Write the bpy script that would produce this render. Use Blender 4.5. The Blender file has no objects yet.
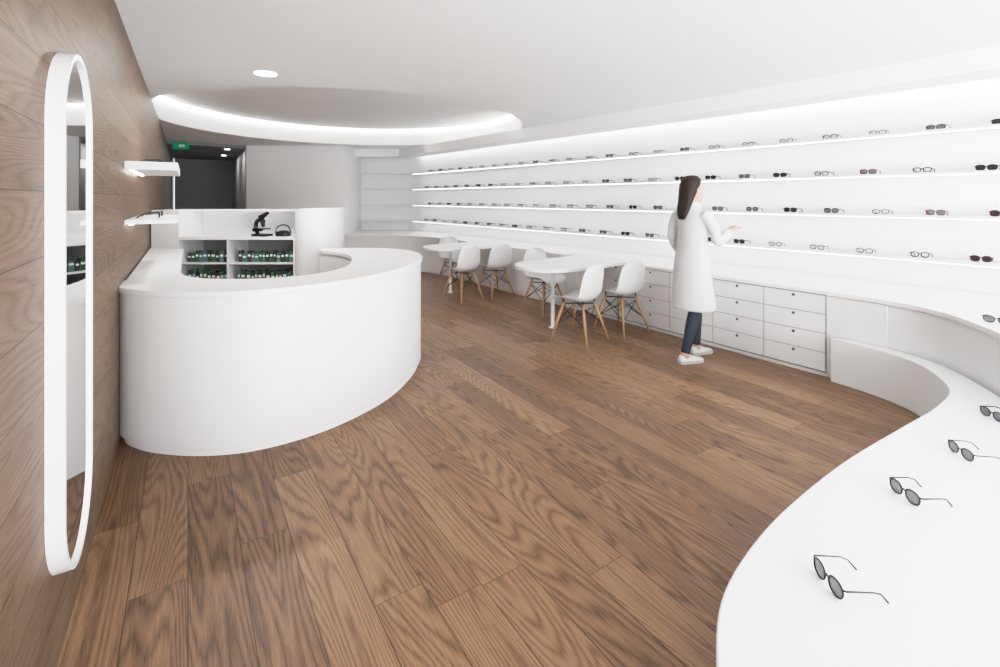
import bpy, bmesh, math, random
from mathutils import Vector, Matrix
random.seed(4)
scene = bpy.context.scene
COL = scene.collection
try:
    vs_ = scene.view_settings
    vs_.view_transform = 'Standard'
    vs_.use_curve_mapping = True
    cm = vs_.curve_mapping
    cm.white_level = (3.0, 3.0, 3.0)
    cv = cm.curves[3]
    cv.points[0].location = (0, 0); cv.points[1].location = (1, 1)
    for x, y in ((0.05, 0.17), (0.15, 0.49), (0.30, 0.77), (0.55, 0.92)): cv.points.new(x, y)
    cm.update()
except Exception as ex_: print('cm', ex_)

# ------------------------------------------------------------------ materials
def mat(name, col, rough=0.5, metal=0.0, emis=None, es=0.0, spec=0.5, bump=0.0, coat=0.0, alpha=1.0):
    m = bpy.data.materials.new(name); m.use_nodes = True
    nt = m.node_tree; b = nt.nodes['Principled BSDF']
    b.inputs['Base Color'].default_value = (*col, 1)
    b.inputs['Roughness'].default_value = rough
    b.inputs['Metallic'].default_value = metal
    b.inputs['Specular IOR Level'].default_value = spec
    b.inputs['Coat Weight'].default_value = coat
    b.inputs['Alpha'].default_value = alpha
    if emis:
        b.inputs['Emission Color'].default_value = (*emis, 1)
        b.inputs['Emission Strength'].default_value = es
    if bump > 0:
        n = nt.nodes.new('ShaderNodeTexNoise'); n.inputs['Scale'].default_value = 60
        n.inputs['Detail'].default_value = 3
        bp = nt.nodes.new('ShaderNodeBump'); bp.inputs['Strength'].default_value = bump
        bp.inputs['Distance'].default_value = 0.01
        nt.links.new(n.outputs['Fac'], bp.inputs['Height'])
        nt.links.new(bp.outputs['Normal'], b.inputs['Normal'])
    return m

def wood(name, dark, mid, light, pw, pl, ax, al, rough=0.42, seam=0.0016, contrast=1.0, tonevar=0.3, ringf=170, seamdark=0.4, ringc=0.34):
    m = bpy.data.materials.new(name); m.use_nodes = True
    nt = m.node_tree; N = nt.nodes; L = nt.links; b = N['Principled BSDF']
    tc = N.new('ShaderNodeTexCoord'); sp = N.new('ShaderNodeSeparateXYZ')
    L.new(tc.outputs['Object'], sp.inputs[0])
    A = sp.outputs[ax]; B = sp.outputs[al]
    def M(op, a, bb=None, c=None):
        n = N.new('ShaderNodeMath'); n.operation = op
        for i, v in enumerate((a, bb, c)):
            if v is None: continue
            if isinstance(v, (int, float)): n.inputs[i].default_value = v
            else: L.new(v, n.inputs[i])
        return n.outputs[0]
    def comb(x, y, z):
        n = N.new('ShaderNodeCombineXYZ')
        for i, v in enumerate((x, y, z)):
            if isinstance(v, (int, float)): n.inputs[i].default_value = v
            else: L.new(v, n.inputs[i])
        return n.outputs[0]
    aw = M('DIVIDE', A, pw); r = M('FLOOR', aw)
    w1 = N.new('ShaderNodeTexWhiteNoise'); w1.noise_dimensions = '1D'; L.new(r, w1.inputs['W'])
    lp = M('ADD', M('DIVIDE', B, pl), M('MULTIPLY', w1.outputs['Value'], 3.7)); c = M('FLOOR', lp)
    w2 = N.new('ShaderNodeTexWhiteNoise'); w2.noise_dimensions = '3D'; L.new(comb(r, c, 0.3), w2.inputs['Vector'])
    v = w2.outputs['Value']
    # cathedral grain = contour lines of a strongly stretched smooth noise
    n1 = N.new('ShaderNodeTexNoise'); n1.inputs['Scale'].default_value = 1.0
    n1.inputs['Detail'].default_value = 0.6; n1.inputs['Roughness'].default_value = 0.3
    L.new(comb(M('ADD', M('MULTIPLY', A, 5.5), M('MULTIPLY', v, 57)), M('ADD', M('MULTIPLY', B, 0.55), M('MULTIPLY', v, 31)), M('MULTIPLY', v, 23)), n1.inputs['Vector'])
    jit = N.new('ShaderNodeTexNoise'); jit.inputs['Scale'].default_value = 1.0; jit.inputs['Detail'].default_value = 2
    L.new(comb(M('MULTIPLY', A, 90), M('MULTIPLY', B, 7), M('MULTIPLY', v, 5)), jit.inputs['Vector'])
    fld = M('ADD', M('MULTIPLY', n1.outputs['Fac'], ringf), M('MULTIPLY', jit.outputs['Fac'], 3.0))
    ring = M('POWER', M('MULTIPLY_ADD', M('SINE', fld), 0.5, 0.5), 0.45)
    n2 = N.new('ShaderNodeTexNoise'); n2.inputs['Scale'].default_value = 1.0; n2.inputs['Detail'].default_value = 6
    n2.inputs['Roughness'].default_value = 0.75
    L.new(comb(M('MULTIPLY', A, 230), M('MULTIPLY', B, 7), M('MULTIPLY', v, 9)), n2.inputs['Vector'])
    n3 = N.new('ShaderNodeTexNoise'); n3.inputs['Scale'].default_value = 1.0; n3.inputs['Detail'].default_value = 2
    L.new(comb(M('MULTIPLY', A, 14), M('MULTIPLY', B, 0.8), M('MULTIPLY', v, 40)), n3.inputs['Vector'])
    g = M('ADD', M('ADD', M('MULTIPLY', M('SUBTRACT', ring, 0.66), ringc*contrast), M('MULTIPLY', M('SUBTRACT', n2.outputs['Fac'], 0.5), 1.2*contrast)), M('MULTIPLY', M('SUBTRACT', n3.outputs['Fac'], 0.5), 0.4))
    g = M('ADD', M('ADD', g, 0.5), M('MULTIPLY', M('SUBTRACT', v, 0.5), tonevar))
    ramp = N.new('ShaderNodeValToRGB'); e = ramp.color_ramp.elements
    e[0].position = 0.12; e[0].color = (*dark, 1); e[1].position = 0.92; e[1].color = (*light, 1)
    e2 = e.new(0.5); e2.color = (*mid, 1)
    L.new(g, ramp.inputs[0])
    fa = M('FRACT', aw); da = M('MINIMUM', fa, M('SUBTRACT', 1.0, fa))
    fl = M('FRACT', lp); dl = M('MINIMUM', fl, M('SUBTRACT', 1.0, fl))
    sa = M('LESS_THAN', da, seam/pw); sl = M('LESS_THAN', dl, seam*0.7/pl); s = M('MAXIMUM', sa, sl)
    mx = N.new('ShaderNodeMix'); mx.data_type = 'RGBA'
    L.new(s, mx.inputs[0]); L.new(ramp.outputs[0], mx.inputs[6])
    mx.inputs[7].default_value = (dark[0]*seamdark, dark[1]*seamdark, dark[2]*seamdark, 1)
    L.new(mx.outputs[2], b.inputs['Base Color'])
    b.inputs['Roughness'].default_value = rough
    b.inputs['Specular IOR Level'].default_value = 0.35
    bp = N.new('ShaderNodeBump'); bp.inputs['Strength'].default_value = 0.2; bp.inputs['Distance'].default_value = 0.002
    L.new(M('SUBTRACT', g, s), bp.inputs['Height']); L.new(bp.outputs[0], b.inputs['Normal'])
    return m

M_WHITE = mat('white_wall_paint', (0.87, 0.87, 0.87), 0.6, bump=0.02)
M_CEIL = mat('ceiling_paint', (0.90, 0.905, 0.91), 0.8, bump=0.02)
M_LAQ = mat('white_lacquer', (0.82, 0.825, 0.83), 0.4, bump=0.01)
M_SHELF = mat('shelf_white', (0.72, 0.72, 0.72), 0.4, bump=0.01)
M_DARK = mat('seam_shadow_gap', (0.10, 0.10, 0.10), 0.8)
M_GREY = mat('corridor_grey_paint', (0.20, 0.20, 0.21), 0.7, bump=0.02)
M_GREY2 = mat('corridor_door_grey', (0.34, 0.34, 0.35), 0.6)
M_LED = mat('led_strip', (1, 1, 1), 0.5, emis=(1, 0.99, 0.97), es=9.0)
M_LEDR = mat('led_ring', (1, 1, 1), 0.5, emis=(1, 0.98, 0.95), es=26)
M_SPOT = mat('downlight_lens', (1, 1, 1), 0.5, emis=(1, 0.98, 0.94), es=8)
M_FLOOR = wood('oak_floor_planks', (0.075, 0.034, 0.015), (0.205, 0.110, 0.055), (0.36, 0.22, 0.122), 0.19, 1.6, 0, 1)
M_WALLW = wood('oak_wall_planks', (0.085, 0.050, 0.030), (0.165, 0.105, 0.066), (0.25, 0.172, 0.115), 0.19, 2.2, 2, 1, rough=0.5, contrast=0.9, tonevar=0.16, seam=0.0016, seamdark=0.45)
M_LEG = mat('beech_leg', (0.42, 0.25, 0.12), 0.45, bump=0.05)
M_PLAST = mat('white_plastic_shell', (0.72, 0.72, 0.72), 0.35, bump=0.005)
M_BLACK = mat('black_acetate', (0.010, 0.010, 0.011), 0.3, spec=0.3)
M_TORT = mat('tortoise_acetate', (0.12, 0.035, 0.015), 0.25)
M_RED = mat('dark_red_acetate', (0.10, 0.012, 0.02), 0.25)
M_METAL = mat('steel_wire', (0.06, 0.06, 0.06), 0.35, metal=0.5)
M_STEEL = mat('brushed_steel', (0.55, 0.55, 0.55), 0.3, metal=1)
M_MIRROR = mat('mirror_glass', (0.92, 0.93, 0.93), 0.01, metal=1)
M_LENSD = mat('sunglass_lens', (0.03, 0.03, 0.035), 0.08, spec=0.3)
M_LENSC = mat('clear_lens', (0.5, 0.52, 0.54), 0.1, alpha=0.35, spec=0.2)
M_LENSG = mat('grey_gradient_lens', (0.09, 0.09, 0.10), 0.12, alpha=0.85, spec=0.2)
M_GREEN = mat('green_box', (0.02, 0.10, 0.045), 0.5)
M_TEAL = mat('teal_box', (0.07, 0.17, 0.15), 0.5)
M_CHAR = mat('charcoal_box', (0.03, 0.03, 0.035), 0.5)
M_EXIT = mat('exit_green', (0.0, 0.2, 0.07), 0.5, emis=(0.0, 0.6, 0.25), es=0.15)
M_SKIN = mat('skin', (0.55, 0.34, 0.26), 0.5, bump=0.02)
M_LIP = mat('lips', (0.45, 0.16, 0.14), 0.45)
M_HAIR = mat('dark_brown_hair', (0.020, 0.011, 0.008), 0.5, bump=0.3, spec=0.25)
M_COAT = mat('white_cotton_coat', (0.64, 0.645, 0.66), 0.8, bump=0.05)
M_JEAN = mat('blue_black_jeans', (0.020, 0.028, 0.045), 0.8, bump=0.1)
M_SHOE = mat('white_sneaker', (0.66, 0.66, 0.64), 0.5)
M_SOLE = mat('sneaker_sole', (0.45, 0.45, 0.43), 0.6)

# ------------------------------------------------------------------ mesh helpers
def finish(bm, name, mats, parent=None, smooth=True, angle=35, loc=None, rot=None, bevel=0.0):
    bmesh.ops.recalc_face_normals(bm, faces=bm.faces)
    if smooth:
        for f in bm.faces: f.smooth = True
        for e in bm.edges:
            if len(e.link_faces) == 2 and e.calc_face_angle(0) > math.radians(angle): e.smooth = False
    me = bpy.data.meshes.new(name); bm.to_mesh(me); bm.free()
    if not isinstance(mats, (list, tuple)): mats = [mats]
    for m in mats: me.materials.append(m)
    ob = bpy.data.objects.new(name, me); COL.objects.link(ob)
    if parent: ob.parent = parent
    if loc: ob.location = loc
    if rot: ob.rotation_euler = rot
    if bevel > 0:
        bv = ob.modifiers.new('bevel', 'BEVEL'); bv.width = bevel; bv.segments = 2; bv.limit_method = 'ANGLE'; bv.angle_limit = math.radians(50)
    return ob

def empty(name, loc=(0, 0, 0), rotz=0):
    e = bpy.data.objects.new(name, None); COL.objects.link(e); e.location = loc; e.rotation_euler = (0, 0, rotz); e.empty_display_size = 0.2
    return e

def cr(pts, n=8, closed=False):
    P = [Vector(p) for p in pts]; out = []; L = len(P)
    rng = range(L) if closed else range(L-1)
    for i in rng:
        if closed: p0, p1, p2, p3 = P[(i-1) % L], P[i], P[(i+1) % L], P[(i+2) % L]
        else: p0, p1, p2, p3 = P[max(i-1, 0)], P[i], P[i+1], P[min(i+2, L-1)]
        for k in range(n):
            t = k/n
            out.append(0.5*((2*p1)+(-p0+p2)*t+(2*p0-5*p1+4*p2-p3)*t*t+(-p0+3*p1-3*p2+p3)*t**3))
    if not closed: out.append(P[-1])
    return out

def offset(pts, d):
    out = []
    for i, p in enumerate(pts):
        a = pts[max(i-1, 0)]; b = pts[min(i+1, len(pts)-1)]
        t = (b-a).normalized(); out.append(Vector((p.x+t.y*d, p.y-t.x*d)))
    return out

def prism_bm(bm, outline, z0, z1, mi=0):
    b = [bm.verts.new((p[0], p[1], z0)) for p in outline]; t = [bm.verts.new((p[0], p[1], z1)) for p in outline]
    n = len(outline); fs = []
    fs.append(bm.faces.new(t)); fs.append(bm.faces.new(b[::-1]))
    for i in range(n): fs.append(bm.faces.new((b[i], b[(i+1) % n], t[(i+1) % n], t[i])))
    for f in fs: f.material_index = mi
def prism(name, outline, z0, z1, m, parent=None, bevel=0.0):
    bm = bmesh.new(); prism_bm(bm, outline, z0, z1)
    return finish(bm, name, m, parent, bevel=bevel)
def strip_bm(bm, pa, pb, z0, z1, mi=0):
    n = len(pa); rows = []
    for i in range(n):
        rows.append([bm.verts.new((pa[i][0], pa[i][1], z0)), bm.verts.new((pb[i][0], pb[i][1], z0)), bm.verts.new((pb[i][0], pb[i][1], z1)), bm.verts.new((pa[i][0], pa[i][1], z1))])
    fs = []
    for i in range(n-1):
        a, b = rows[i], rows[i+1]
        for k in range(4): fs.append(bm.faces.new((a[k], a[(k+1) % 4], b[(k+1) % 4], b[k])))
    fs.append(bm.faces.new(rows[0])); fs.append(bm.faces.new(rows[-1][::-1]))
    for f in fs: f.material_index = mi
def box_bm(bm, c, s, mi=0, R=None):
    vs = []
    for x in (-.5, .5):
        for y in (-.5, .5):
            for z in (-.5, .5):
                v = Vector((x*s[0], y*s[1], z*s[2]))
                if R: v = R @ v
                vs.append(bm.verts.new(v+Vector(c)))
    for f in ((0, 1, 3, 2), (4, 6, 7, 5), (0, 4, 5, 1), (2, 3, 7, 6), (0, 2, 6, 4), (1, 5, 7, 3)):
        bm.faces.new([vs[i] for i in f]).material_index = mi
def box(name, c, s, m, parent=None, R=None, bevel=0.0):
    bm = bmesh.new(); box_bm(bm, c, s, 0, R); return finish(bm, name, m, parent, smooth=False, bevel=bevel)
def loft_bm(bm, rings, mi=0, caps=True, closed=False):
    R = [[bm.verts.new(p) for p in r] for r in rings]; n = len(R[0]); m = len(R)
    for i in range(m if closed else m-1):
        a, b = R[i], R[(i+1) % m]
        for k in range(n): bm.faces.new((a[k], a[(k+1) % n], b[(k+1) % n], b[k])).material_index = mi
    if caps and not closed:
        bm.faces.new(R[0][::-1]).material_index = mi; bm.faces.new(R[-1]).material_index = mi
def tube_bm(bm, pts, rad, seg=8, closed=False, mi=0, ref=(0, 0, 1), T=None, flat=1.0):
    P = [Vector(p) for p in pts]; n = len(P); rings = []
    if isinstance(rad, (int, float)): rad = [rad]*n
    ref = Vector(ref)
    for i in range(n):
        if closed: t = P[(i+1) % n]-P[i-1]
        else: t = P[min(i+1, n-1)]-P[max(i-1, 0)]
        t.normalize(); rr = ref if abs(t.dot(ref)) < 0.97 else Vector((0.3, 1, 0.1)).normalized()
        s = t.cross(rr).normalized(); u = s.cross(t).normalized()
        ring = []
        for k in range(seg):
            a = 2*math.pi*k/seg; p = P[i]+s*math.cos(a)*rad[i]+u*math.sin(a)*rad[i]*flat
            ring.append(T @ p if T else p)
        rings.append(ring)
    loft_bm(bm, rings, mi, True, closed)
def zloft_bm(bm, sl, seg=24, mi=0):
    rings = []
    for z, cx, cy, rx, ry in sl:
        rings.append([Vector((cx+rx*math.cos(2*math.pi*k/seg), cy+ry*math.sin(2*math.pi*k/seg), z)) for k in range(seg)])
    loft_bm(bm, rings, mi)
def cyl_bm(bm, c, r, z0, z1, seg=32, mi=0):
    prism_bm(bm, [(c[0]+r*math.cos(2*math.pi*k/seg), c[1]+r*math.sin(2*math.pi*k/seg)) for k in range(seg)], z0, z1, mi)
def remesh(ob, vox, sm=4):
    r = ob.modifiers.new('remesh', 'REMESH'); r.mode = 'VOXEL'; r.voxel_size = vox; r.use_smooth_shade = True
    s = ob.modifiers.new('smooth', 'SMOOTH'); s.factor = 0.5; s.iterations = sm

# ------------------------------------------------------------------ camera
cam = bpy.data.cameras.new('camera'); co = bpy.data.objects.new('camera', cam); COL.objects.link(co)
co.location = (0, 0, 1.5); co.rotation_euler = (math.radians(90), 0, 0)
cam.lens = 17.0; cam.sensor_width = 36; cam.shift_y = -0.1355; cam.clip_start = 0.02
scene.camera = co

# ------------------------------------------------------------------ room frame
W = Vector((-0.551, 0.834)); NV = Vector((0.834, 0.551))
ANG = math.atan2(0.551, 0.834)
H = 2.63
def st(s, t): return Vector((W.x*s+NV.x*t, W.y*s+NV.y*t))

bm = bmesh.new(); box_bm(bm, (3.5, 5.5, -0.05), (13, 20, 0.1))
fl = finish(bm, 'floor', M_FLOOR, smooth=False); fl.rotation_euler = (0, 0, ANG)

bm = bmesh.new(); box_bm(bm, (-0.35-0.2, 4.4, H/2), (0.4, 13.2, H))
wl = finish(bm, 'wall_left', M_WALLW, smooth=False); wl.rotation_euler = (0, 0, ANG)
bm = bmesh.new(); box_bm(bm, (-0.35-0.2, 14.0, H/2), (0.4, 6.0, H))
w2 = finish(bm, 'wall_corridor_left', M_GREY, smooth=False); w2.rotation_euler = (0, 0, ANG)

S0 = [(6.3, 0.2), (5.4, 1.55), (4.75, 2.5), (4.3, 3.13), (3.9, 3.68), (3.62, 4.06), (3.34, 4.42), (3.09, 4.76), (2.82, 5.12), (2.5, 5.52), (1.88, 6.27), (0.94, 7.4), (0.18, 8.32), (-0.6, 9.28), (-1.35, 10.2), (-2.05, 11.0), (-2.4, 11.17), (-3.0, 11.2), (-4.2, 11.2)]
S = cr(S0, 5)
WI = offset(S, 0.24); WO = offset(S, 0.36)
bm = bmesh.new(); strip_bm(bm, WI, WO, 0, H+0.02); finish(bm, 'wall_right', M_WHITE)
ZS = [2.08, 1.72, 1.35, 0.98]
wallshelf = empty('wall_display_shelving')
for i, z in enumerate(ZS):
    bm = bmesh.new(); strip_bm(bm, S, offset(S, 0.238), z-0.022, z); finish(bm, 'shelf_%d' % (i+1), M_SHELF, wallshelf)
iend = max(i for i, p in enumerate(S) if p.x > -2.08)
SL = S[:iend+1]
for i, z in enumerate(ZS):
    bm = bmesh.new(); strip_bm(bm, offset(SL, 0.02), offset(SL, 0.04), z-0.028, z-0.0222); finish(bm, 'shelf_led_%d' % (i+1), M_LED, wallshelf, smooth=False)
bm = bmesh.new(); strip_bm(bm, offset(S, -0.28), offset(S, 0.12), 2.46, H-0.001); finish(bm, 'ceiling_soffit', M_CEIL)
bm = bmesh.new(); strip_bm(bm, offset(SL, 0.13), offset(SL, 0.15), 2.50, 2.515); finish(bm, 'cove_led', M_LED, wallshelf, smooth=False)

# ceiling with round opening
RC = Vector((-2.30, 7.45)); RR = 2.66
bm = bmesh.new()
outer = [(-10.5, -2.2), (7, -2.2), (7, 16), (-12, 16)]
ov = [bm.verts.new((x, y, H)) for x, y in outer]
iv = [bm.verts.new((RC.x+RR*math.cos(2*math.pi*k/96), RC.y+RR*math.sin(2*math.pi*k/96), H)) for k in range(96)]
es = [bm.edges.new((ov[i], ov[(i+1) % 4])) for i in range(4)]+[bm.edges.new((iv[i], iv[(i+1) % 96])) for i in range(96)]
bmesh.ops.triangle_fill(bm, edges=es, use_beauty=True)
bad = [f for f in bm.faces if (f.calc_center_median().xy-RC).length < RR*0.9 and all((v.co.xy-RC).length < RR+0.01 for v in f.verts)]
if bad: bmesh.ops.delete(bm, geom=bad, context='FACES')
z2 = H+0.33
top = [bm.verts.new((v.co.x, v.co.y, z2)) for v in iv]
for i in range(96): bm.faces.new((iv[i], iv[(i+1) % 96], top[(i+1) % 96], top[i]))
bm.faces.new(top)
finish(bm, 'ceiling', M_CEIL)
bm = bmesh.new()
pts = [(RC.x+(RR-0.02)*math.cos(2*math.pi*k/96), RC.y+(RR-0.02)*math.sin(2*math.pi*k/96), z2-0.02) for k in range(96)]
tube_bm(bm, pts, 0.009, 6, True); finish(bm, 'ceiling_ring_light', M_LEDR)

def lampat(name, loc, rot, sx, sy, p, col=(1, 1, 1), shape='RECTANGLE'):
    l = bpy.data.lights.new(name, 'AREA'); l.shape = shape; l.size = sx; l.size_y = sy; l.energy = p; l.color = col
    o = bpy.data.objects.new(name, l); COL.objects.link(o); o.location = loc; o.rotation_euler = rot; return o
def downlight(x, y, r=0.095, z=H, p=25):
    bm = bmesh.new(); cyl_bm(bm, (x, y), r, z-0.006, z-0.001, 32, 0); cyl_bm(bm, (x, y), r*0.82, z-0.009, z-0.0061, 32, 1)
    finish(bm, 'recessed_downlight', [M_LAQ, M_SPOT])
    lampat('downlight_lamp', (x, y, z-0.012), (0, 0, 0), r*1.5, r*1.5, p, (1, 0.98, 0.95), 'DISK')
downlight(-2.12, 4.27, 0.115, p=25)

bl = [(-5.45, 10.15), (-3.35, 10.15), (-3.35, 11.40), (-5.0, 14.5), (-8.2, 14.5)]
prism('wall_back', bl, 0, H-0.002, M_WHITE)
bm = bmesh.new(); p = [Vector((-5.47, 10.2)), Vector((-8.2, 14.45))]; strip_bm(bm, p, offset(p, -0.03), 0, H-0.004); finish(bm, 'wall_corridor_right', M_GREY2, smooth=False)
a = st(15.5, -0.3); b = st(15.5, 2.6)
prism('wall_corridor_end', [a, b, b+W*0.1, a+W*0.1], 0, H-0.003, M_GREY)
cc = [st(11.3, -0.345), (-5.5, 10.2), (-8.2, 14.45), st(15.45, -0.345)]
prism('ceiling_corridor', cc, H-0.06, H-0.005, M_GREY)
for c in ((-5.95, 10.3), (-6.9, 11.8)):
    bm = bmesh.new(); cyl_bm(bm, c, 0.05, H-0.075, H-0.061, 20, 0); finish(bm, 'recessed_downlight', [M_SPOT])
    lampat('downlight_lamp', (c[0], c[1], H-0.08), (0, 0, 0), 0.08, 0.08, 6, (1, 0.97, 0.93), 'DISK')
ex = empty('exit_sign', (-6.25, 9.25, 2.52))
box('sign_panel', (0, 0, 0), (0.30, 0.03, 0.13), M_EXIT, ex)
box('arrow_pictogram', (0.03, -0.017, 0), (0.12, 0.004, 0.05), M_WHITE, ex)
box('hanger', (0, 0, 0.085), (0.02, 0.02, 0.045), M_STEEL, ex)

# ------------------------------------------------------------------ low cabinet along right wall
C0 = [(5.7, -0.2), (4.6, 0.2), (3.3, 0.7), (2.75, 1.4), (2.66, 2.0), (2.80, 2.5), (2.96, 2.95), (3.02, 3.25), (2.96, 3.55), (2.72, 3.95)]
Cm = [(2.46, 4.31), (2.20, 4.68), (1.95, 5.03), (1.29, 5.95), (0.60, 6.88), (0.03, 7.65), (-0.52, 8.4), (-1.08, 9.12), (-1.55, 9.56), (-2.2, 9.80), (-3.2, 9.86), (-4.3, 9.86)]
CP = cr(C0+Cm, 5)
outl = CP+[Vector((-4.3, 10.14)), Vector((-3.34, 10.14)), Vector((-3.34, WI[-1].y-0.005))]+[p for p in WI[::-1] if p.x > -3.3]+[Vector((6.6, -0.2))]
cab = empty('wall_cabinet')
co_in = offset(CP, 0.025)
outb = co_in+outl[len(CP):]
prism('carcass', outb, 0.0, 0.69, M_LAQ, cab)
prism('worktop', outl, 0.69, 0.72, M_LAQ, cab)
def cum(pts):
    d = [0]
    for i in range(1, len(pts)): d.append(d[-1]+(pts[i]-pts[i-1]).length)
    return d
def at(pts, d, s):
    for i in range(1, len(pts)):
        if d[i] >= s:
            t = (s-d[i-1])/(d[i]-d[i-1]); return pts[i-1].lerp(pts[i], t), (pts[i]-pts[i-1]).normalized()
    return pts[-1], (pts[-1]-pts[-2]).normalized()
dC = cum(co_in)
i0 = min(range(len(co_in)), key=lambda i: (co_in[i]-Vector((2.74, 3.96))).length)
sA = dC[i0]
bmf = bmesh.new(); bmg = bmesh.new(); bmk = bmesh.new()
colw = 0.50
s = sA
for cidx in range(5):
    for rI in range(4):
        z0 = 0.045+rI*0.16; z1 = z0+0.154
        seg = 6; pa = []
        for k in range(seg+1):
            p, t = at(co_in, dC, s+0.004+(colw-0.008)*k/seg); pa.append(p)
        strip_bm(bmf, pa, offset(pa, -0.018), z0, z1)
        p, t = at(co_in, dC, s+colw/2); n = Vector((t.y, -t.x))
        q = p-n*0.0185
        c3 = Vector((q.x, q.y, z1-0.028))
        rr = [c3+Vector((t.x*0.013*math.cos(6.2832*k/12), t.y*0.013*math.cos(6.2832*k/12), 0.013*math.sin(6.2832*k/12))) for k in range(12)]
        n3 = Vector((n.x, n.y, 0))
        loft_bm(bmk, [[v+n3*0.0015 for v in rr], [v-n3*0.0012 for v in rr]])
    s += colw
sEnd = s
pa = [at(co_in, dC, sA+(sEnd-sA)*k/40)[0] for k in range(41)]
strip_bm(bmg, offset(pa, 0.004), offset(pa, -0.003), 0.03, 0.69)
finish(bmf, 'drawer_fronts', M_LAQ, cab); finish(bmg, 'shadow_gap', mat('gap_grey', (0.3, 0.3, 0.3), 0.8), cab); finish(bmk, 'finger_holes', M_DARK, cab, smooth=False)
bm = bmesh.new(); pa = [at(co_in, dC, sA-0.42+0.412*k/8)[0] for k in range(9)]
strip_bm(bm, pa, offset(pa, -0.018), 0.045, 0.68); finish(bm, 'plain_front', M_LAQ, cab)
bm = bmesh.new()
for k in range(7):
    pa = [at(co_in, dC, sEnd+0.004+k*0.62+0.612*j/8)[0] for j in range(9)]
    strip_bm(bm, pa, offset(pa, -0.018), 0.045, 0.68)
finish(bm, 'far_fronts', M_LAQ, cab)

# ------------------------------------------------------------------ low bench in the foreground
BE = [(2.70, 3.86), (2.80, 3.66), (2.875, 3.44), (2.87, 3.20), (2.70, 2.84), (2.38, 2.58), (1.98, 2.34), (1.53, 2.07), (1.15, 1.81), (0.87, 1.59), (0.65, 1.37), (0.54, 1.18), (0.485, 1.0), (0.48, 0.75), (0.56, 0.4), (0.75, -0.1), (1.1, -0.6)]
BEc = cr(BE, 6)
inn = [p for p in CP if p.y > -0.15 and p.y < 3.86 and p.x > 2.5 and p.x < 4.2]
bo = BEc+[Vector((3.5, -0.6)), Vector((3.9, 0.3))]+[p-Vector((0.006, 0)) for p in inn]
bench = empty('display_bench')
prism('bench_body', bo, 0.0, 0.36, M_LAQ, bench, bevel=0.006)

# ------------------------------------------------------------------ reception counter
rc = empty('reception_counter')
def wx(y): return (-0.35-0.551*y)/0.834
outerC = [(wx(3.12)+0.012, 3.12), (-2.40, 2.97), (-2.32, 2.87), (-2.18, 2.79), (-2.0, 2.735), (-1.74, 2.71), (-1.476, 2.755), (-1.24, 2.89), (-1.04, 3.09), (-0.86, 3.38), (-0.76, 3.66), (-0.705, 4.0), (-0.71, 4.3), (-0.79, 4.62), (-0.97, 4.9), (-1.25, 5.08), (-1.6, 5.12), (-1.86, 5.04)]
innerC = [(-1.86, 4.86), (-1.6, 4.70), (-1.40, 4.42), (-1.26, 4.0), (-1.22, 3.7), (-1.27, 3.45), (-1.42, 3.26), (-1.70, 3.16), (-2.02, 3.19), (-2.26, 3.36), (-2.50, 3.7), (-3.38, 5.04)]
oc = cr(outerC, 6); ic = cr(innerC, 6)
ctop = [Vector((wx(5.1)+0.012, 5.1))]+oc+ic
oin = [Vector((wx(5.1)+0.012, 5.1))]+[p for p in offset(oc, -0.012)]
iin = offset(ic, -0.012)
prism('counter_top', ctop, 0.925, 0.96, M_LAQ, rc, bevel=0.003)
prism('counter_body', [p for p in (oin+iin)], 0.05, 0.9235, M_LAQ, rc)
kin = [Vector((wx(5.1)+0.02, 5.1))]+offset(oc, -0.035)+offset(ic, -0.035)
prism('counter_plinth', kin, 0.0, 0.05, M_WHITE, rc)

bu = empty('back_storage_unit')
y0, y1 = 5.14, 5.60
xl = wx(y0)+0.02; xr = -2.22
def bx(n, x0, x1, ya, yb, z0, z1, m=M_LAQ, par=bu): return box(n, ((x0+x1)/2, (ya+yb)/2, (z0+z1)/2), (abs(x1-x0), abs(yb-ya), abs(z1-z0)), m, par)
bx('back_panel', xl, xr, y1-0.02, y1, 0, 1.37)
prism('left_panel', [(xl, y0), (-3.50, y0), (-3.50, y1-0.02), (xl, y1-0.02)], 0, 1.37, M_LAQ, bu)
bx('right_panel', xr-0.03, xr, y0, y1-0.02, 0, 1.06)
bx('top_panel', -3.5, xr-0.03, y0+0.25, y1-0.02, 1.345, 1.37)
bx('worktop', -3.5, xr-0.03, y0, y1-0.02, 1.045, 1.075)
bx('shelf_upper', -3.5, xr-0.03, y0+0.02, y1-0.02, 0.775, 0.79)
bx('shelf_lower', -3.5, xr-0.03, y0+0.02, y1-0.02, 0.53, 0.545)
bx('divider', -2.98, -2.965, y0+0.01, y1-0.02, 0.545, 1.045)
bx('niche_back', -3.49, xr-0.035, y1-0.035, y1-0.021, 0.55, 1.04, mat('niche_grey', (0.32, 0.33, 0.33), 0.7))
bm = bmesh.new()
for zz, hh in ((0.79, 0.12), (0.545, 0.16)):
    x = -3.46
    while x < -2.30:
        w = random.uniform(0.032, 0.06)
        if not (-3.03 < x < -2.93):
            h = hh*random.uniform(0.8, 1.05); mi = random.choice([0, 0, 1, 2, 2, 2])
            box_bm(bm, (x+w/2, y0+0.12, zz+h/2+0.001), (w*0.85, 0.06, h), mi)
            box_bm(bm, (x+w/2, y0+0.088, zz+h*0.6), (w*0.6, 0.003, h*0.18), 3)
        x += w
finish(bm, 'lens_care_boxes', [M_GREEN, M_TEAL, M_CHAR, M_WHITE], smooth=False)
pp = cr([(-2.26, 5.22), (-2.22, 5.12), (-2.12, 5.07), (-1.98, 5.10), (-1.87, 5.2), (-1.815, 5.4), (-1.88, 5.7)], 6)
po = offset(pp, -0.03)
bm = bmesh.new(); rows = []
dd = cum(pp)
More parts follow.
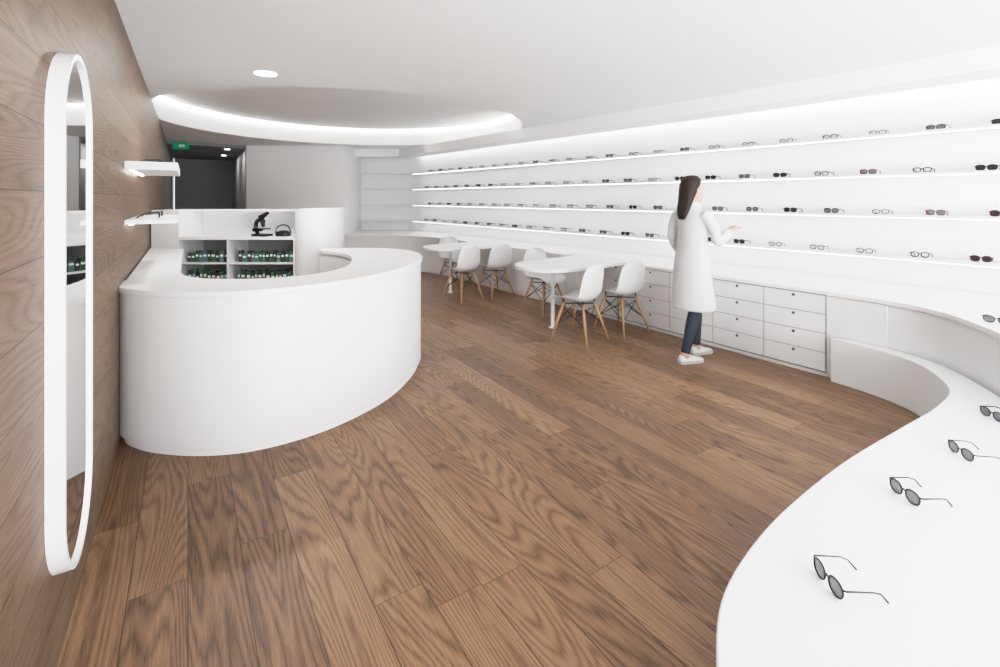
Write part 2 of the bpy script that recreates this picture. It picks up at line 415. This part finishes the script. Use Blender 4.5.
for i in range(len(pp)):
    s = dd[i]; r = 0.24
    zt = 1.39-(r-math.sqrt(max(0, r*r-(max(0, r-s))**2)))
    rows.append([Vector((pp[i].x, pp[i].y, 0)), Vector((po[i].x, po[i].y, 0)), Vector((po[i].x, po[i].y, zt)), Vector((pp[i].x, pp[i].y, zt))])
loft_bm(bm, rows); finish(bm, 'curved_partition', M_LAQ, bu)

ms = empty('microscope', (-2.66, 5.28, 1.075), 1.2); ms.scale = (1.1, 1.1, 1.0)
bm = bmesh.new()
box_bm(bm, (0, 0, 0.0125), (0.12, 0.16, 0.025))
tube_bm(bm, cr([(0, 0.06, 0.02), (0, 0.085, 0.09), (0, 0.07, 0.16), (0, 0.01, 0.2)], 5), 0.020, 8)
box_bm(bm, (0, -0.01, 0.08), (0.10, 0.10, 0.014))
tube_bm(bm, [(0, -0.015, 0.10), (0, -0.005, 0.17)], [0.014, 0.026], 12)
tube_bm(bm, [(0, -0.005, 0.17), (0, 0.015, 0.21), (0, -0.075, 0.26)], [0.032, 0.032, 0.018], 12)
tube_bm(bm, [(-0.05, 0.06, 0.07), (0.05, 0.06, 0.07)], 0.02, 12)
finish(bm, 'microscope_body', M_BLACK, ms)
hs = empty('equipment_case', (-2.42, 5.27, 1.075), 0.2)
bm = bmesh.new(); zloft_bm(bm, [(0, 0, 0, 0.075, 0.05), (0.02, 0, 0, 0.085, 0.055), (0.05, 0, 0, 0.07, 0.045), (0.065, 0, 0, 0.03, 0.02)], 20)
tube_bm(bm, cr([(-0.08, 0.0, 0.03), (-0.06, 0, 0.1), (0, 0, 0.125), (0.06, 0, 0.1), (0.08, 0, 0.03)], 4), 0.007, 8)
finish(bm, 'case_body', M_BLACK, hs)

# ------------------------------------------------------------------ mirror on left wall
mr = empty('wall_mirror', (0, 0, 0), ANG)
cy = 2.125; halfw = 0.245; zc0, zc1 = 0.285, 1.98
def stad(hw, za, zb, n=20):
    out = []
    for k in range(n+1): a = math.pi*k/n; out.append((cy+hw*math.cos(a), zb-hw+hw*math.sin(a)))
    for k in range(n+1): a = math.pi+math.pi*k/n; out.append((cy+hw*math.cos(a), za+hw+hw*math.sin(a)))
    return out
bm = bmesh.new(); o = stad(halfw, zc0, zc1); i_ = stad(halfw-0.018, zc0+0.018, zc1-0.018)
X0, X1 = -0.349, -0.304
loft_bm(bm, [[Vector((X0, y, z)) for y, z in o], [Vector((X1, y, z)) for y, z in o], [Vector((X1, y, z)) for y, z in i_], [Vector((X0, y, z)) for y, z in i_]], closed=True)
finish(bm, 'mirror_frame', M_LAQ, mr)
bm = bmesh.new(); vs = [bm.verts.new((X1-0.009, y, z)) for y, z in i_]; bm.faces.new(vs); finish(bm, 'mirror_pane', M_MIRROR, mr, smooth=False)

def wshelf(name, ya, yb, z, th, proj=0.29):
    e = empty(name, (0, 0, 0), ANG)
    bm = bmesh.new(); box_bm(bm, (-0.349+proj/2, (ya+yb)/2, z+th/2), (proj, yb-ya, th))
    finish(bm, 'shelf_box', M_LAQ, e, smooth=False, bevel=0.003)
    bm = bmesh.new(); box_bm(bm, (-0.349+0.03, (ya+yb)/2, z-0.004), (0.02, (yb-ya)*0.9, 0.006))
    finish(bm, 'led', M_LED, e, smooth=False)
    return e
wshelf('wall_bracket_shelf', 3.95, 5.0, 1.69, 0.055)
wshelf('wall_bracket_shelf', 3.95, 5.0, 1.325, 0.03)

# ------------------------------------------------------------------ eyeglasses
def glasses_bm(bm, T, shape=2.6, fm=0, lm=3, thick=0.0026, lensr=(0.0255, 0.0205), seg=20, rs=5):
    rx, rz = lensr; cz = rz+thick
    for sx in (-1, 1):
        pts = []
        for k in range(seg):
            a = 2*math.pi*k/seg; ca, sa = math.cos(a), math.sin(a)
            x = math.copysign(abs(ca)**(2/shape), ca)*rx; z = math.copysign(abs(sa)**(2/shape), sa)*rz
            if z > 0: x *= 1.05
            pts.append(Vector((sx*(0.034)+x, -abs(sx*0.034+x)*0.06, cz+z)))
        tube_bm(bm, pts, thick, rs, True, fm, ref=(0, 1, 0), T=T)
        vs = [bm.verts.new(T @ (p+Vector((0, -0.0005, 0)))) for p in pts]
        bm.faces.new(vs).material_index = lm
        hx = sx*(0.034+rx*1.05); hz = cz+rz*0.55
        tube_bm(bm, [(hx, -0.004, hz), (hx+sx*0.006, -0.008, hz+0.001), (hx+sx*0.005, -0.085, hz-0.002), (hx+sx*0.002, -0.108, hz-0.009), (hx-sx*0.002, -0.132, 0.003)], [thick*1.1, thick, thick*0.8, thick*0.9, thick*1.1], rs, False, fm, T=T)
    tube_bm(bm, [(-0.010, 0, cz+rz*0.3), (0, 0.001, cz+rz*0.48), (0.010, 0, cz+rz*0.3)], thick, rs, False, fm, T=T)
GM = [M_BLACK, M_TORT, M_METAL, M_LENSC, M_LENSD, M_RED, M_LENSG]
VAR = [dict(shape=2.7, fm=0, lm=3), dict(shape=2.2, fm=0, lm=3, thick=0.0025), dict(shape=2.6, fm=0, lm=6, thick=0.003, lensr=(0.027, 0.022)), dict(shape=2.6, fm=0, lm=4, thick=0.003, lensr=(0.027, 0.022)), dict(shape=2.8, fm=1, lm=6, thick=0.003, lensr=(0.027, 0.022)), dict(shape=2.4, fm=5, lm=4, thick=0.003, lensr=(0.027, 0.023)), dict(shape=2.7, fm=0, lm=3, thick=0.0032)]
ps = offset(S, 0.09)[:iend]; dS = cum(ps)
bm = bmesh.new()
for si, z in enumerate(ZS):
    s = 0.35+[0.0, 0.13, 0.02, 0.16][si]
    while s < dS[-1]-0.15:
        p, t = at(ps, dS, s); n = Vector((t.y, -t.x))
        ang = math.atan2(-n.y, -n.x)-math.pi/2+random.uniform(-0.12, 0.12)
        T = Matrix.Translation((p.x, p.y, z+0.0005)) @ Matrix.Rotation(ang, 4, 'Z')
        v = dict(random.choice(VAR if s < 5.5 else [VAR[0], VAR[2], VAR[3], VAR[6]]))
        if s > 6: v['seg'] = 12; v['rs'] = 4
        v['thick'] = v.get('thick', 0.0026)*1.4
        glasses_bm(bm, T, **v)
        s += 0.385+random.uniform(-0.015, 0.015)
finish(bm, 'shelf_eyeglasses_collection', GM)

def single(x, y, z, yaw, **v):
    bm = bmesh.new(); T = Matrix.Identity(4); glasses_bm(bm, T, seg=28, rs=8, **v)
    o = finish(bm, 'eyeglasses', GM, loc=(x, y, z+0.0006), rot=(0, 0, yaw)); return o
single(0.958, 1.385, 0.36, math.radians(90), shape=2.1, fm=0, lm=6, thick=0.0026, lensr=(0.026, 0.0235))
single(1.53, 1.79, 0.36, math.radians(94), shape=2.2, fm=0, lm=6, thick=0.0028, lensr=(0.026, 0.0235))
single(2.03, 2.085, 0.36, math.radians(86), shape=2.2, fm=0, lm=6, thick=0.0026, lensr=(0.026, 0.022))
single(2.54, 2.44, 0.36, math.radians(90), shape=2.4, fm=0, lm=6, thick=0.003)
single(3.08, 2.93, 0.72, math.radians(120), shape=2.4, fm=0, lm=6, thick=0.003)
for yy, zz in ((4.2, 1.3555), (4.6, 1.3555), (4.35, 1.7455)):
    q = st(yy, -0.17); single(q.x, q.y, zz, ANG-1.57, shape=2.4, fm=0, lm=4, thick=0.003)

# ------------------------------------------------------------------ tables
def table(name, cx, cy, L, r=0.40):
    e = empty(name, (cx, cy, 0), math.atan2(0.6, 0.8))
    out = []
    for k in range(25):
        a = math.pi/2+math.pi*k/24; out.append((r*math.cos(a), r*math.sin(a)))
    out += [(L, -r), (L, r)]
    bm = bmesh.new(); prism_bm(bm, out, 0.70, 0.735); finish(bm, 'table_top', M_LAQ, e, bevel=0.003)
    bm = bmesh.new(); cyl_bm(bm, (0.05, 0), 0.022, 0.008, 0.70, 24); cyl_bm(bm, (0.05, 0), 0.045, 0.0, 0.008, 32); finish(bm, 'table_leg', M_LAQ, e)
table('consultation_table', 0.57, 5.44, 0.82)
table('consultation_table', -0.83, 7.48, 0.68)

# ------------------------------------------------------------------ chairs
def chair_meshes():
    prof = [(0.235, 0.405, 0.185), (0.215, 0.432, 0.205), (0.15, 0.440, 0.222), (0.05, 0.430, 0.232), (-0.05, 0.422, 0.235), (-0.13, 0.430, 0.232), (-0.185, 0.470, 0.226), (-0.212, 0.54, 0.222), (-0.228, 0.62, 0.216), (-0.243, 0.70, 0.205), (-0.256, 0.765, 0.180), (-0.265, 0.805, 0.135), (-0.268, 0.822, 0.07)]
    nt_ = 13; rows = []
    bm = bmesh.new()
    for j, (y, z, hw) in enumerate(prof):
        f = min(1, max(0, (j-3)/4.5)); row = []
        for k in range(nt_):
            t = -1+2*k/(nt_-1); at_ = abs(t)
            zz = z+(1-f)*0.055*at_**3*(0.5 if j < 2 else 1)+(0.02*at_**3 if 4 <= j <= 7 else 0)
            yy = y+f*0.075*at_**2.2
            row.append(bm.verts.new((t*hw, yy, zz)))
        rows.append(row)
    for j in range(len(rows)-1):
        for k in range(nt_-1): bm.faces.new((rows[j][k], rows[j][k+1], rows[j+1][k+1], rows[j+1][k]))
    bmesh.ops.recalc_face_normals(bm, faces=bm.faces)
    for f in bm.faces: f.smooth = True
    me = bpy.data.meshes.new('chair_shell'); bm.to_mesh(me); bm.free(); me.materials.append(M_PLAST)
    bm = bmesh.new()
    tops = [(0.11, 0.12), (-0.11, 0.12), (0.11, -0.11), (-0.11, -0.11)]; feet = [(0.215, 0.215), (-0.215, 0.215), (0.215, -0.225), (-0.215, -0.225)]
    for (a, b), (c, d) in zip(tops, feet):
        tube_bm(bm, [(a, b, 0.40), ((a+c)/2, (b+d)/2, 0.21), (c, d, 0.0)], [0.014, 0.0155, 0.0105], 10)
    me2 = bpy.data.meshes.new('chair_legs')
    for f in bm.faces: f.smooth = True
    bm.to_mesh(me2); bm.free(); me2.materials.append(M_LEG)
    bm = bmesh.new()
    def lp(i, z): a, b = tops[i]; c, d = feet[i]; t = (0.40-z)/0.40; return (a+(c-a)*t, b+(d-b)*t, z)
    for i, j in ((0, 1), (1, 3), (3, 2), (2, 0)):
        tube_bm(bm, [lp(i, 0.36), lp(j, 0.17)], 0.0045, 6); tube_bm(bm, [lp(j, 0.36), lp(i, 0.17)], 0.0045, 6)
    for i, j in ((0, 3), (1, 2)): tube_bm(bm, [lp(i, 0.385), lp(j, 0.385)], 0.007, 6)
    for i in range(4): tube_bm(bm, [lp(i, 0.39), (lp(i, 0.39)[0], lp(i, 0.39)[1], 0.435)], 0.008, 6)
    me3 = bpy.data.meshes.new('chair_struts'); bm.to_mesh(me3); bm.free(); me3.materials.append(M_BLACK)
    return me, me2, me3
CM = chair_meshes()
def chair(x, y, rot):
    e = empty('shell_chair', (x, y, 0), rot)
    for n, m in zip(('seat_shell', 'wooden_legs', 'wire_struts'), CM):
        o = bpy.data.objects.new(n, m); COL.objects.link(o); o.parent = e
        if n == 'seat_shell':
            s = o.modifiers.new('sol', 'SOLIDIFY'); s.thickness = 0.007; s.offset = 0
            b = o.modifiers.new('sub', 'SUBSURF'); b.levels = 1; b.render_levels = 2
FR = math.atan2(0.6, 0.8)
chair(0.84, 5.00, FR+0.2)
chair(1.36, 5.32, FR-0.02)
chair(-0.56, 7.02, FR+0.15)
chair(-0.08, 7.26, FR-0.02)
chair(0.58, 6.24, FR+math.pi)
chair(-0.79, 8.15, FR+math.pi+0.05)

# ------------------------------------------------------------------ woman in lab coat
wm = empty('woman_in_lab_coat', (1.80, 4.42, 0), math.radians(20))
bm = bmesh.new()
zloft_bm(bm, [(1.452, 0.05, 0, 0.022, 0.02), (1.462, 0.048, 0, 0.040, 0.034), (1.485, 0.036, 0, 0.062, 0.050), (1.515, 0.022, 0, 0.080, 0.062), (1.55, 0.012, 0, 0.090, 0.070), (1.59, 0.006, 0, 0.096, 0.074), (1.63, 0.0, 0, 0.092, 0.073), (1.66, -0.004, 0, 0.074, 0.060), (1.682, -0.006, 0, 0.045, 0.038), (1.69, -0.006, 0, 0.015, 0.012)], 28)
tube_bm(bm, [(0.098, 0, 1.592), (0.108, 0, 1.57), (0.119, 0, 1.548), (0.108, 0, 1.538)], [0.006, 0.009, 0.012, 0.010], 10)
tube_bm(bm, [(0.085, -0.02, 1.508), (0.100, 0, 1.511), (0.085, 0.02, 1.508)], [0.005, 0.010, 0.005], 8)
tube_bm(bm, [(0.083, -0.018, 1.498), (0.097, 0, 1.498), (0.083, 0.018, 1.498)], [0.005, 0.009, 0.005], 8)
for sy in (-1, 1):
    tube_bm(bm, cr([(0.0, sy*0.072, 1.545), (-0.012, sy*0.080, 1.565), (-0.008, sy*0.082, 1.585), (0.006, sy*0.076, 1.588)], 3), 0.008, 8)
tube_bm(bm, [(-0.02, 0, 1.38), (-0.012, 0, 1.43), (-0.002, 0, 1.50)], [0.055, 0.047, 0.048], 16)
hd = finish(bm, 'head', M_SKIN, wm); remesh(hd, 0.006, 3)
bm = bmesh.new()
for sy in (-1, 1):
    bmesh.ops.create_uvsphere(bm, u_segments=12, v_segments=8, radius=0.0095, matrix=Matrix.Translation((0.083, sy*0.030, 1.572)))
    tube_bm(bm, [(0.078, sy*0.046, 1.592), (0.088, sy*0.030, 1.598), (0.093, sy*0.014, 1.594)], [0.002, 0.0035, 0.002], 6)
finish(bm, 'eyes', M_BLACK, wm)
bm = bmesh.new(); tube_bm(bm, [(0.09, -0.02, 1.5035), (0.107, 0, 1.5035), (0.09, 0.02, 1.5035)], [0.002, 0.0045, 0.002], 8); finish(bm, 'lips', M_LIP, wm)
bm = bmesh.new()
zloft_bm(bm, [(1.712, -0.01, 0, 0.02, 0.02), (1.706, -0.01, 0, 0.055, 0.05), (1.685, -0.014, 0, 0.085, 0.073), (1.655, -0.018, 0, 0.097, 0.086), (1.62, -0.030, 0, 0.092, 0.090), (1.58, -0.046, 0, 0.082, 0.090), (1.53, -0.062, 0, 0.068, 0.086), (1.47, -0.080, 0, 0.055, 0.080), (1.41, -0.100, 0, 0.045, 0.074), (1.35, -0.118, 0, 0.034, 0.06), (1.30, -0.125, 0, 0.018, 0.035)], 28)
hr = finish(bm, 'hair', M_HAIR, wm); remesh(hr, 0.008, 3)
bm = bmesh.new()
zloft_bm(bm, [(0.47, 0.01, 0, 0.180, 0.215), (0.56, 0.01, 0, 0.172, 0.21), (0.70, 0.0, 0, 0.155, 0.20), (0.84, -0.005, 0, 0.142, 0.19), (0.95, -0.005, 0, 0.130, 0.180), (1.04, 0, 0, 0.112, 0.158), (1.13, 0, 0, 0.112, 0.156), (1.22, 0.006, 0, 0.122, 0.168), (1.30, 0.0, 0, 0.115, 0.180), (1.355, -0.008, 0, 0.095, 0.172), (1.395, -0.012, 0, 0.078, 0.125), (1.42, -0.012, 0, 0.068, 0.078), (1.45, -0.012, 0, 0.062, 0.062)], 36)
RA = [(-0.01, -0.145, 1.355), (0.02, -0.19, 1.30), (0.06, -0.215, 1.19), (0.09, -0.215, 1.11), (0.18, -0.195, 1.14), (0.27, -0.165, 1.19)]
LA = [(-0.01, 0.145, 1.355), (-0.02, 0.195, 1.30), (-0.03, 0.225, 1.18), (-0.02, 0.235, 1.09), (0.05, 0.235, 0.99), (0.10, 0.225, 0.90)]
rr = [0.06, 0.056, 0.050, 0.047, 0.042, 0.040]
tube_bm(bm, cr(RA, 4), [rr[min(5, i//4)] for i in range(21)], 14); tube_bm(bm, cr(LA, 4), [rr[min(5, i//4)] for i in range(21)], 14)
ct = finish(bm, 'lab_coat', M_COAT, wm); remesh(ct, 0.012, 4)
bm = bmesh.new()
for sy in (-1, 1):
    tube_bm(bm, cr([(-0.075, sy*0.01, 1.452), (-0.03, sy*0.064, 1.452), (0.05, sy*0.045, 1.425), (0.108, sy*0.02, 1.33), (0.122, sy*0.008, 1.24)], 4), [0.008]*17, 8, flat=1.6)
tube_bm(bm, cr([(0.124, 0, 1.24), (0.113, 0, 1.1), (0.126, 0, 0.95), (0.155, 0, 0.7), (0.188, 0, 0.48)], 4), 0.007, 8)
finish(bm, 'coat_lapels', M_COAT, wm)
bm = bmesh.new()
LR = [0.092, .092, .088, .084, 0.082, .076, .07, .064, 0.060, .060, .060, .057, .052, .047, .043, .041, 0.040]
tube_bm(bm, cr([(-0.02, -0.085, 0.84), (-0.03, -0.085, 0.68), (-0.03, -0.082, 0.50), (-0.09, -0.08, 0.30), (-0.155, -0.08, 0.09)], 4), LR, 16)
tube_bm(bm, cr([(-0.0, 0.085, 0.84), (0.05, 0.085, 0.68), (0.10, 0.082, 0.50), (0.115, 0.08, 0.30), (0.12, 0.08, 0.09)], 4), LR, 16)
zloft_bm(bm, [(0.78, -0.01, 0, 0.11, 0.165), (0.88, -0.01, 0, 0.115, 0.17), (0.98, -0.005, 0, 0.10, 0.15)], 24)
jn = finish(bm, 'jeans', M_JEAN, wm); remesh(jn, 0.011, 3)
def shoe(name, x, y, yaw=0):
    e = bpy.data.objects.new(name, None); COL.objects.link(e); e.parent = wm; e.location = (x, y, 0); e.rotation_euler = (0, 0, yaw)
    sl = [(-0.068, 0.024, 0.05), (-0.055, 0.034, 0.078), (-0.02, 0.038, 0.085), (0.02, 0.039, 0.08), (0.07, 0.041, 0.062), (0.12, 0.044, 0.048), (0.155, 0.038, 0.042), (0.178, 0.022, 0.032)]
    rings = []
    for sx, hw, hh in sl:
        rings.append([Vector((sx, hw*math.cos(2*math.pi*k/16), 0.018+max(0, math.sin(2*math.pi*k/16))*(hh-0.018))) for k in range(16)])
    bm = bmesh.new()
    loft_bm(bm, rings); finish(bm, 'upper', M_SHOE, e, angle=60)
    o = []
    for sx, hw, hh in sl: o.append((sx, hw*1.06))
    for sx, hw, hh in sl[::-1]: o.append((sx, -hw*1.06))
    bm = bmesh.new(); prism_bm(bm, cr(o, 3, True), 0.0, 0.026); finish(bm, 'sole', M_SOLE, e)
    bm = bmesh.new(); zloft_bm(bm, [(0.05, 0.0, 0, 0.045, 0.034), (0.10, -0.012, 0, 0.036, 0.03)], 16); finish(bm, 'ankle', M_SKIN, e)
shoe('shoe_right', -0.15, -0.08, -0.08); shoe('shoe_left', 0.13, 0.08, 0.05)
def hand(name, wrist, d, up, side, curl=0.35):
    d = Vector(d).normalized(); up = Vector(up); up = (up-d*up.dot(d)).normalized(); s = d.cross(up)*side
    w = Vector(wrist)
    def P(a, b, c): return w+d*a+s*b+up*c
    bm = bmesh.new()
    rings = []
    for a, hw, ht in ((-0.03, 0.024, 0.021), (0.0, 0.025, 0.018), (0.03, 0.036, 0.016), (0.065, 0.040, 0.0145), (0.088, 0.038, 0.012)):
        rings.append([P(a, hw*math.cos(2*math.pi*k/14), ht*math.sin(2*math.pi*k/14)) for k in range(14)])
    loft_bm(bm, rings)
    for b, ln, r in ((0.029, 0.066, 0.0082), (0.010, 0.074, 0.0085), (-0.010, 0.069, 0.0082), (-0.028, 0.055, 0.0072)):
        pts = [P(0.072, b*0.9, 0)]; a, c, th = 0.090, 0.0, 0.12
        pts.append(P(a, b, c))
        for q in (0.42, 0.32, 0.26):
            th += curl; a += ln*q*math.cos(th); c -= ln*q*math.sin(th); pts.append(P(a, b*1.08, c))
        tube_bm(bm, pts, [r, r, r*0.95, r*0.88, r*0.65], 8)
    tube_bm(bm, [P(0.012, 0.018, -0.004), P(0.035, 0.042, -0.012), P(0.062, 0.056, -0.020), P(0.085, 0.058, -0.028)], [0.012, 0.011, 0.0095, 0.007], 8)
    h = finish(bm, name, M_SKIN, wm); remesh(h, 0.0035, 2)
hand('hand_right', (0.295, -0.155, 1.203), (0.9, 0.25, 0.30), (0.0, 0.0, 1), -1, 0.28)
hand('hand_left', (0.115, 0.222, 0.865), (0.35, -0.05, -0.93), (0, 1, 0), 1, 0.3)

# ------------------------------------------------------------------ shopfront behind the camera
bm = bmesh.new()
for x in (-1.5, 1.0, 3.5, 6.0): box_bm(bm, (x, -1.65, H/2), (0.06, 0.08, H-0.01))
box_bm(bm, (2.6, -1.65, 0.04), (9, 0.08, 0.08)); box_bm(bm, (2.6, -1.65, H-0.06), (9, 0.08, 0.1))
finish(bm, 'window_1', M_LAQ, smooth=False)

# ------------------------------------------------------------------ lights
wd = bpy.data.worlds.new('world'); scene.world = wd; wd.use_nodes = True
wd.node_tree.nodes['Background'].inputs[0].default_value = (0.95, 0.98, 1.0, 1); wd.node_tree.nodes['Background'].inputs[1].default_value = 1.6
lampat('window_daylight', (2.4, -1.9, 1.4), (math.radians(90), 0, 0), 7.5, 2.3, 300, (0.95, 0.975, 1.0))
lampat('added_ceiling_fill', (2.4, -2.2, 0.3), (math.radians(120), 0, 0), 7.5, 1.6, 900, (0.97, 0.985, 1.0))  # unseen fill lamp, added low and tilted up to brighten the ceiling
